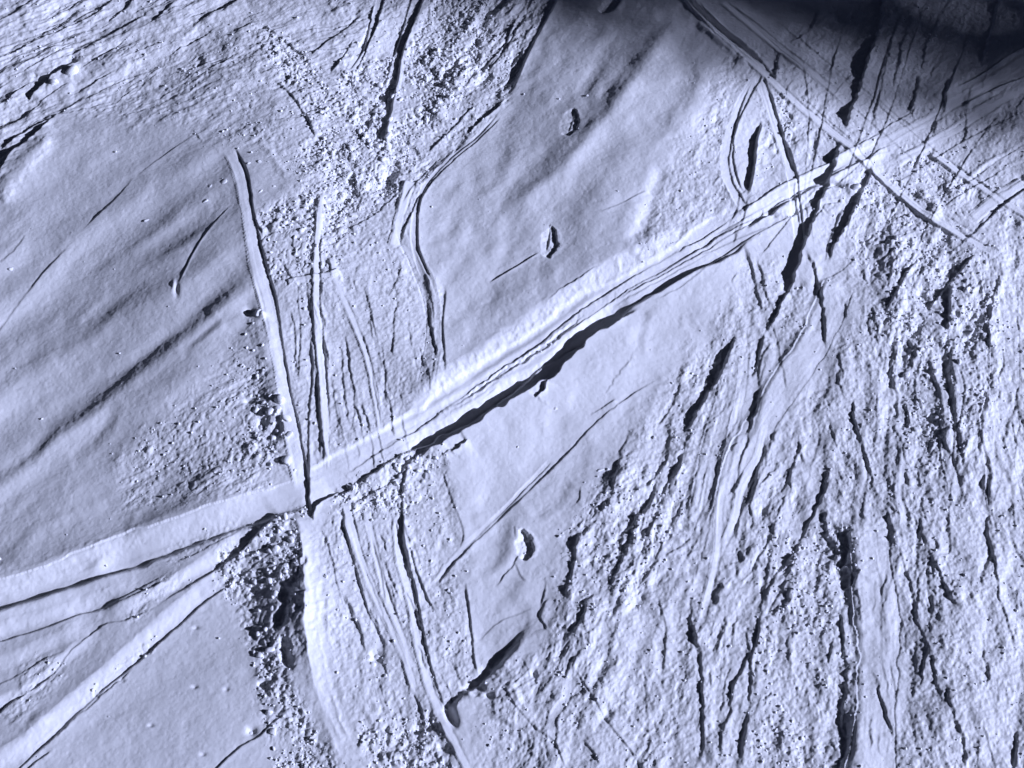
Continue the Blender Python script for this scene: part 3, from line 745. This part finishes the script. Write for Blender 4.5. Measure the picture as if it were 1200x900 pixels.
rs = random.Random(21)
for k in range(64):
    xb = 600 + 660 * (k + rs.random()) / 64; yb = 930
    f_ = (xb - 600) / 660
    x0 = 850 + 330 * f_ + rs.uniform(-60, 60); y0 = rs.uniform(240, 420)
    bend = rs.uniform(-34, 34); wig = rs.uniform(0, 6)
    ta, tb = sorted((rs.uniform(0, .75), rs.uniform(.2, 1.0)))
    if tb - ta < .2: tb = ta + .25
    p = []
    for q in range(7):
        t_ = ta + (tb - ta) * q / 6
        p.append((x0 + (xb - x0) * t_ + bend * math.sin(t_ * 3.14) + wig * math.sin(q * 2.1 + k) + rs.uniform(-1.5, 1.5), y0 + (yb - y0) * t_))
    if p[0][0] < 800 and p[0][1] < 420: continue
    if rs.random() < .6: saw(p, rs.uniform(1.2, 3.0), rs.uniform(10, 26), rs.uniform(8, 20), jit=rs.uniform(1.2, 2.6), tr=rs.uniform(1.2, 3), t0=.25, t1=.25, var=.8)
    elif rs.random() < .6: ridge(p, rs.uniform(.7, 1.7), rs.uniform(12, 30), jit=2, t0=.25, t1=.25)
    else: ribbon(p, rs.uniform(7, 13), .4, rs.uniform(.08, .2), edge=4, t0=.2, t1=.2, clear=.5)

# ================= short broken scarps scattered through the churned right half
rs = random.Random(5)
for _ in range(150):
    x = rs.uniform(560, 1260); y = rs.uniform(-20, 930)
    if x < 860 and y < 420: continue
    if x < 700 and y < 760 - (x - 560) * 1.2 - 60: continue
    if y < 300: ang = rs.uniform(50, 80)
    else: ang = (66 if x < 900 else 92) + rs.uniform(-16, 16)
    L_ = rs.uniform(14, 70); a_ = math.radians(ang)
    p = []
    for t_ in (-.5, -.17, .17, .5):
        p.append((x + t_ * L_ * math.cos(a_) + rs.uniform(-2.5, 2.5), y - t_ * L_ * math.sin(a_) + rs.uniform(-2, 2)))
    saw(p, rs.uniform(1.0, 3.0), jit=rs.uniform(1.2, 3), tr=1.3, t0=.3, t1=.3)
for _ in range(90):
    x = rs.uniform(-60, 420); y = rs.uniform(-60, 150)
    if x < 300 and y > 170 - x * .35: continue
    L_ = rs.uniform(14, 90); a_ = math.radians(30 + rs.uniform(-9, 9) - max(0, (x - 200) * .12))
    p = [(x + t_ * L_ * math.cos(a_) + rs.uniform(-1.5, 1.5), y - t_ * L_ * math.sin(a_) + rs.uniform(-1.5, 1.5)) for t_ in (-.5, -.17, .17, .5)]
    saw(p, rs.uniform(1.5, 4.0), jit=rs.uniform(1, 2.4), tr=1.2, t0=.3, t1=.3)

# ================= assemble
H += R['swell'] * aniso(80, 24, 4.2, 2, 501)
P1 = np.clip(.75 + 1.5 * fbm(GX / 34, GY / 34, 3, 401), .08, 2.0)
P2 = np.clip(.8 + 1.5 * fbm(GX / 22, GY / 22, 3, 411), .08, 2.0)
P3 = np.clip(.8 + 1.3 * fbm(GX / 60, GY / 60, 3, 421), .15, 1.9)
H += R['clod'] * P1 * (worley_bumps(8.5, 5, .4) * .36 + worley_bumps(13, 25, .2) * .32)
H += (R['clod'] * .6 + R['chunk']) * P2 * worley_bumps(4.4, 9, .7) * .34
H += R['chunk'] * P1 * worley_bumps(6.3, 15, .3) * .36
H += R['fine'] * (fbm(GX / 3.4, GY / 3.4, 2, 101) * .75 + 1.2 * P1 * fbm(GX / 8, GY / 8, 3, 111))
H += R['lump'] * 1.4 * fbm(GX / 14, GY / 14, 3, 103)
for kx, ang in (('s28', 30), ('s72', 66), ('s60', 56), ('s100', 97), ('s38', 40)):
    if R[kx].max() <= 0: continue
    wl = 20 if kx != 's38' else 10
    rt = 9.0 if kx == 's28' else 4.5
    n1 = aniso(ang, wl, rt, 4, int(ang) + 200, .6)
    t = n1 * 4.2 + .5 * JX0 + .4 * JX1
    fl = np.floor(t); fr = t - fl
    terr = (fl + sstep((fr - .30) / .34)) / 4.2           # broken crust: plates with sharp little scarps
    n2 = aniso(ang - (3 if kx == 's28' else 14), wl * .45, rt * .8, 3, int(ang) + 230, .6)
    H += R[kx] * P3 * (n1 * .45 + terr * (.35 if kx == 's28' else .6) + n2 * .30)
    H += (R[kx] > 0) * R[kx] * 1.0 * aniso(ang + 6, wl * 3.2, 3.2, 2, int(ang) + 260)
# micro relief of wind crust everywhere
H += .12 * aniso(15, 5, 2.5, 2, 301) + .09 * fbm(GX / 1.7, GY / 1.7, 2, 311)
Z = (H * S).astype(np.float32)
print('relief', Z.min(), Z.max())

def mesh_from_grid(name, X, Y, Zz):
    n = X.size
    co = np.empty((n, 3), np.float32); co[:, 0] = X.ravel(); co[:, 1] = Y.ravel(); co[:, 2] = Zz.ravel()
    ny, nx = X.shape
    idx = np.arange(n, dtype=np.int32).reshape(ny, nx)
    q = np.stack([idx[:-1, :-1], idx[:-1, 1:], idx[1:, 1:], idx[1:, :-1]], -1).reshape(-1)
    me = bpy.data.meshes.new(name)
    nf = q.size // 4
    me.vertices.add(n); me.loops.add(nf * 4); me.polygons.add(nf)
    me.vertices.foreach_set('co', co.ravel())
    me.loops.foreach_set('vertex_index', q)
    me.polygons.foreach_set('loop_start', np.arange(0, nf * 4, 4, dtype=np.int32))
    me.polygons.foreach_set('use_smooth', np.ones(nf, bool))
    me.update(calc_edges=True)
    return me

# ------------------------------------------------------------------ materials
def snow_mat(name, col=(.76, .76, .77), grain=260, bump=.5, dist=.004):
    m = bpy.data.materials.new(name); m.use_nodes = True
    n = m.node_tree; b = n.nodes['Principled BSDF']
    tc = n.nodes.new('ShaderNodeTexCoord')
    n1 = n.nodes.new('ShaderNodeTexNoise'); n1.inputs['Scale'].default_value = grain; n1.inputs['Detail'].default_value = 3
    n2 = n.nodes.new('ShaderNodeTexNoise'); n2.inputs['Scale'].default_value = 6; n2.inputs['Detail'].default_value = 5
    n.links.new(tc.outputs['Object'], n1.inputs[0]); n.links.new(tc.outputs['Object'], n2.inputs[0])
    mx = n.nodes.new('ShaderNodeMix'); mx.data_type = 'RGBA'
    mx.inputs[6].default_value = (col[0] * .95, col[1] * .955, col[2] * .97, 1); mx.inputs[7].default_value = (*col, 1)
    n.links.new(n2.outputs[0], mx.inputs[0]); n.links.new(mx.outputs[2], b.inputs['Base Color'])
    bp = n.nodes.new('ShaderNodeBump'); bp.inputs['Strength'].default_value = bump; bp.inputs['Distance'].default_value = dist
    n.links.new(n1.outputs[0], bp.inputs['Height']); n.links.new(bp.outputs[0], b.inputs['Normal'])
    b.inputs['Roughness'].default_value = .55
    b.inputs['Specular IOR Level'].default_value = .35
    return m
SNOW = snow_mat('packed_snow')
CLOD = snow_mat('clod_snow', (.86, .86, .88), 220, .35, .004)

g = bpy.data.objects.new('snow_ground', mesh_from_grid('snow_ground', GX * S, GY * S, Z))
C.objects.link(g)
g['kind'] = 'structure'
g['label'] = 'packed snow slope cut by crossing ski tracks and ruts'
g.data.materials.append(SNOW)

def z_at(gx, gy):
    i = np.clip(np.searchsorted(ax, gx), 1, NX - 1); j = np.clip(np.searchsorted(ay, gy), 1, NY - 1)
    return float(Z[j, i])


# ------------------------------------------------------------------ trees beyond the right edge, whose shadows fall across the top right corner
def plain(name, col, rough=.8):
    m = bpy.data.materials.new(name); m.use_nodes = True
    n = m.node_tree; b = n.nodes['Principled BSDF']
    t = n.nodes.new('ShaderNodeTexNoise'); t.inputs['Scale'].default_value = 9; t.inputs['Detail'].default_value = 5
    r = n.nodes.new('ShaderNodeValToRGB')
    r.color_ramp.elements[0].color = (*[c * .6 for c in col], 1); r.color_ramp.elements[1].color = (*[min(1, c * 1.5) for c in col], 1)
    n.links.new(t.outputs[0], r.inputs[0]); n.links.new(r.outputs[0], b.inputs['Base Color'])
    b.inputs['Roughness'].default_value = rough
    return m
BARK = plain('spruce_bark', (.10, .07, .05)); NEEDLE = plain('spruce_needles', (.035, .06, .03))
def py_mesh(name, verts, faces, mat, parent=None, sm=False):
    me = bpy.data.meshes.new(name); me.from_pydata(verts, [], faces); me.materials.append(mat)
    if sm: me.polygons.foreach_set('use_smooth', [True] * len(me.polygons))
    o = bpy.data.objects.new(name, me); C.objects.link(o)
    if parent: o.parent = parent
    return o
def tube(vs, fs, a, b, ra, rb, n=6):
    a = Vector(a); b = Vector(b); d = (b - a).normalized()
    u = d.orthogonal().normalized(); v = d.cross(u); base = len(vs)
    for p, r in ((a, ra), (b, rb)):
        for k in range(n):
            t = 2 * math.pi * k / n; q = p + u * math.cos(t) * r + v * math.sin(t) * r; vs.append(q[:])
    for k in range(n):
        k2 = (k + 1) % n; fs.append((base + k, base + k2, base + n + k2, base + n + k))
def spruce(x, y, hgt, rad, seed, label):
    rs = random.Random(seed)
    z0 = z_at(x / S, y / S) - .15
    root = bpy.data.objects.new('spruce_tree', None); C.objects.link(root); root.location = (x, y, z0)
    root['label'] = label; root['category'] = 'tree'; root['group'] = 'spruces beside the piste'
    tv, tf = [], []
    n = 10
    pts = [Vector((.05 * hgt * .1 * math.sin(k * .9 + seed), .04 * math.cos(k), hgt * k / n)) for k in range(n + 1)]
    for k in range(n):
        tube(tv, tf, pts[k], pts[k + 1], .18 * hgt / 12 * (1 - k / n) + .015, .18 * hgt / 12 * (1 - (k + 1) / n) + .012, 9)
    cv, cf = [], []
    zz = hgt * .12
    while zz < hgt * .985:
        f = zz / hgt
        r = rad * (1 - f) ** .8 * rs.uniform(.8, 1.15) + .12
        nb = rs.randint(4, 7)
        for b in range(nb):
            an = rs.uniform(0, 2 * math.pi); L = r * rs.uniform(.7, 1.1)
            d = Vector((math.cos(an), math.sin(an), 0))
            p0 = Vector((0, 0, zz)); segs = 5; prev = p0
            for q in range(1, segs + 1):
                t = q / segs
                p = p0 + d * L * t + Vector((0, 0, -.45 * L * t + .22 * L * t * t))
                tube(tv, tf, prev, p, .03 * (1 - t) + .008, .03 * (1 - t) + .006, 4)
                for w_ in range(int(6 + 5 * (1 - f))):
                    c = prev.lerp(p, rs.random())
                    sd_ = Vector((-d.y, d.x, 0)) * rs.choice((-1, 1))
                    l2 = (.12 + .34 * L * (1 - t * .7)) * rs.uniform(.4, 1) * .7
                    tip = c + (sd_ + d * rs.uniform(.2, .9)).normalized() * l2 + Vector((0, 0, -rs.uniform(.02, .25) * l2))
                    wv = d * rs.uniform(.03, .06); up = Vector((0, 0, rs.uniform(-.04, .04)))
                    i0 = len(cv)
                    m_ = c.lerp(tip, .5)
                    cv.extend([(c - wv * .4)[:], (m_ - wv + up)[:], tip[:], (m_ + wv - up)[:]])
                    cf.append((i0, i0 + 1, i0 + 2, i0 + 3))
                prev = p
        zz += rs.uniform(.22, .40)
    py_mesh('trunk', tv, tf, BARK, root, True)
    py_mesh('crown', cv, cf, NEEDLE, root)
    return root
ct_el = 1 / math.tan(SUN_EL)
def tree_for_shadow(px, py, at_h, hgt, rad, seed, label):
    """the tree whose trunk, at height at_h, throws its shadow on photo point (px, py)"""
    gx, gy = to_ground(px, py)
    x = float(gx) * S + math.cos(SUN_AZ) * at_h * ct_el; y = float(gy) * S + math.sin(SUN_AZ) * at_h * ct_el
    return spruce(x, y, hgt, rad, seed, label)
tree_for_shadow(1020, 8, 24.0, 29.0, 5.0, 3, 'tall spruce off to the right, its shadow over the dark top right corner')
tree_for_shadow(1150, 48, 24.0, 29.0, 6.0, 8, 'broad spruce off to the right, standing nearest the edge of the ruts')
tree_for_shadow(1240, 150, 27.0, 29.6, 5.0, 17, 'stocky spruce off to the right, lowest of the group on the slope')
tree_for_shadow(1090, -20, 24.0, 30.0, 5.6, 12, 'old spruce off to the right, tallest of the group')
tree_for_shadow(880, -8, 24.0, 26.0, 3.6, 21, 'slim spruce farthest off to the right, with the longest shadow')

# ------------------------------------------------------------------ loose snow
def clod_mesh(seed, sub=2):
    bm = bmesh.new(); bmesh.ops.create_icosphere(bm, subdivisions=sub, radius=1)
    rs = random.Random(seed)
    cuts = [(Vector((rs.gauss(0, 1), rs.gauss(0, 1), rs.gauss(0, 1))).normalized(), rs.uniform(.5, .85)) for _ in range(7)]
    bumps = [(Vector((rs.gauss(0, 1), rs.gauss(0, 1), rs.gauss(0, 1))).normalized(), rs.uniform(-.22, .25)) for _ in range(9)]
    for v in bm.verts:
        p = v.co.copy()
        for n_, h_ in bumps: p += v.co * h_ * max(0, v.co.dot(n_)) ** 4
        for n_, c_ in cuts:
            k = p.dot(n_) - c_
            if k > 0: p -= n_ * k * .88
        p += Vector((rs.uniform(-.05, .05), rs.uniform(-.05, .05), rs.uniform(-.05, .05)))
        p.z *= .78
        v.co = p
    me = bpy.data.meshes.new('snow_clod'); bm.to_mesh(me); bm.free()
    me.materials.append(CLOD)
    me.polygons.foreach_set('use_smooth', [True] * len(me.polygons))
    return me
CM = [clod_mesh(k, 3 if k < 3 else 2) for k in range(11)]
rc = random.Random(42)
def clod(px, py, r, label, group=None, el=1.0, rot=None, sink=.3):
    gx, gy = [float(v) for v in to_ground(px, py)]
    o = bpy.data.objects.new('snow_clod', rc.choice(CM)); C.objects.link(o)
    r *= S
    o.scale = (r * el, r * rc.uniform(.75, 1.1), r * rc.uniform(.7, 1.05))
    o.rotation_euler = (rc.uniform(-.4, .4), rc.uniform(-.4, .4), rc.uniform(0, 6.28) if rot is None else rot)
    o.location = (gx * S, gy * S, z_at(gx, gy) + r * (.75 - 2 * sink) * .8)
    o['label'] = label; o['category'] = 'snow clod'
    if group: o['group'] = group
    return o
for px, py, r, el, lab in (
    (86, 84, 9, 1.4, 'largest bright white snow block beside the dark hollow in the top left streaks'),
    (64, 98, 6.5, .8, 'upright white snow block just below left of the large bright block'),
    (57, 86, 4.5, 1.1, 'small grey snow chunk inside the dark hollow at top left'),
    (263, 213, 4.6, 1.2, 'largest of three low snow lumps left of the short curved track'),
    (246, 219, 3.0, 1.2, 'round snow lump between two others left of the short curved track'),
    (240, 236, 3.4, 1.3, 'lowest of three snow lumps, just above the thin pole drag mark'),
    (305, 191, 3.6, 1.0, 'bright snow lump right of the head of the short curved track'),
    (293, 192, 2.8, 1.3, 'dull low snow lump touching the head of the short curved track'),
    (304, 225, 3.0, 1.8, 'long thin snow lump right of the curved track bend'),
    (321, 220, 2.4, 1.0, 'tiny snow lump at the tip of the line beside the curved track'),
    (328, 470, 7, 1.0, 'biggest white snow clod on the left lip of the short ski track'),
    (317, 484, 6, 1.0, 'white snow clod left of the biggest one on the ski track lip'),
    (335, 491, 6, .9, 'white snow clod right below the biggest one on the ski track lip'),
    (337, 541, 6.5, 1.1, 'rounded snow clod at the foot of the short ski track'),
    (303, 369, 5, 1.0, 'lone white snow clod halfway down the left lip of the short track'),
    (650, 480, 3.0, 1.0, 'small round snow lump lying below the notch of the deep black slot'),
    (441, 768, 4.2, 1.1, 'white snow chunk on top of the little heap between the lower tracks'),
    (430, 772, 4.4, 1.2, 'widest snow chunk of the little heap between the lower tracks'),
    (437, 780, 3.6, 1.0, 'lowest snow chunk of the little heap between the lower tracks'),
    (1002, 221, 6, 1.1, 'round snow boulder between the dark wedge and crossing tracks at right'),
    (295, 857, 4, 1.0, 'grey snow lump above the thin track at the bottom left'),
    (14, 315, 4, 1.1, 'lone low snow lump near the left edge of the smooth field'),
    (172, 256, 2.6, 1.6, 'faint flat snow lump in the middle of the left smooth field'),
    (705, 549, 3.2, 1.6, 'flat snow flake lying below the long thin track at centre'),
):
    o_ = clod(px, py, r, lab, None, el, .5, .35)
    if r < 5: o_.scale.z *= .62; o_.scale.x *= 1.15; o_.location.z -= r * S * .22
def inpoly(x, y, P):
    c = False
    for i in range(len(P)):
        x0, y0 = P[i]; x1, y1 = P[(i + 1) % len(P)]
        if (y0 > y) != (y1 > y) and x < (x1 - x0) * (y - y0) / (y1 - y0) + x0: c = not c
    return c
for P, n, rmin, rmax, what, grp in (
    ([(395, 92), (430, 85), (470, 110), (466, 150), (450, 190), (425, 170), (400, 130)], 56, 2.0, 5.4, 'rounded white snow clod in the heap at the foot of the forked tracks', 'snow clods heaped below the forked tracks'),
    ([(475, 45), (560, 10), (550, 70), (500, 150), (465, 190), (470, 110)], 40, 1.4, 3.4, 'small snow clod on the churned slope right of the forked tracks', 'snow clods on the churned upper slope'),
    ([(310, 60), (345, 60), (395, 110), (385, 140), (350, 110)], 24, 1.8, 3.6, 'small snow clod strewn along the curved crumbly edge', 'snow clods along the curved edge'),
    ([(315, 250), (395, 215), (400, 260), (345, 320), (312, 310)], 24, 2.0, 4.6, 'snow clod in the broken patch right of the short curved track', 'snow clods beside the short curved track'),
    ([(292, 360), (312, 400), (336, 500), (350, 560), (300, 545), (280, 450)], 26, 1.8, 4.6, 'snow clod along the left lip of the short ski track', 'snow clods on the ski track lip'),
    ([(285, 625), (345, 600), (350, 680), (325, 690), (315, 780), (335, 850), (320, 880), (285, 720)], 40, 2.2, 5.4, 'snow clod in the rubble left of the bright berm', 'snow clods left of the berm'),
    ([(405, 565), (470, 535), (520, 530), (500, 560), (430, 600)], 24, 2.2, 5.0, 'snow clod in the rubble just below the long crossing band', 'snow clods below the crossing band'),
    ([(1070, 300), (1140, 290), (1150, 400), (1120, 500), (1060, 470)], 24, 1.8, 4.2, 'snow clod in the dark broken ruts at the right', 'snow clods in the right ruts'),
    ([(1010, 200), (1060, 230), (1090, 290), (1030, 290)], 14, 1.8, 4.0, 'snow clod in the churned corner below the diagonal ribbon track', 'snow clods below the diagonal track'),
):
    k = 0
    xs = [p[0] for p in P]; ys = [p[1] for p in P]
    while k < n:
        x = rc.uniform(min(xs), max(xs)); y = rc.uniform(min(ys), max(ys))
        if not inpoly(x, y, P): continue
        clod(x, y, rmin + (rmax - rmin) * rc.random() ** 2.2, what, grp, rc.uniform(.85, 1.35)); k += 1
# crumbs too many to count: one object
vs, fs = [], []
W_ = (R['clod'] * 1.6 + R['chunk'] * .9 + .006) * P1
rn = np.random.RandomState(11)
jj0, jj1 = np.searchsorted(ay, [-480, 640]); ii0, ii1 = np.searchsorted(ax, [-700, 700])
wf = W_[jj0:jj1, ii0:ii1].ravel().astype(np.float64); cdf = np.cumsum(wf); cdf /= cdf[-1]
pick = np.searchsorted(cdf, rn.rand(14000))
J = pick // (ii1 - ii0) + jj0; I = pick % (ii1 - ii0) + ii0
base_v = [Vector(v) for v in ((1, 0, 0), (0, 1, 0), (-1, 0, 0), (0, -1, 0), (0, 0, 1), (0, 0, -1), (.6, .6, .5), (-.6, .5, .5))]
tri = [(4, 0, 6), (4, 6, 1), (6, 0, 1), (4, 1, 7), (7, 1, 2), (4, 7, 2), (4, 2, 3), (4, 3, 0), (5, 1, 0), (5, 2, 1), (5, 3, 2), (5, 0, 3)]
for j, i in zip(J, I):
    r = (.45 + 1.6 * rn.rand() ** 5) * S; an = rn.rand() * 6.28; c_, s_ = math.cos(an), math.sin(an)
    X0 = ax[i] * S; Y0 = ay[j] * S; Z0 = float(Z[j, i]) + r * .35; b0 = len(vs)
    k3 = rn.uniform(.7, 1.2, 3)
    for v in base_v:
        x, y, z_ = v.x * k3[0], v.y * k3[1], v.z * k3[2] * .8
        vs.append((X0 + r * (x * c_ - y * s_), Y0 + r * (x * s_ + y * c_), Z0 + r * z_))
    fs.extend([(a + b0, b + b0, c + b0) for a, b, c in tri])
cr = py_mesh('snow_crumbs', vs, fs, CLOD)
cr['kind'] = 'stuff'; cr['label'] = 'loose crumbs of broken snow scattered over the churned areas'; cr['category'] = 'snow crumbs'
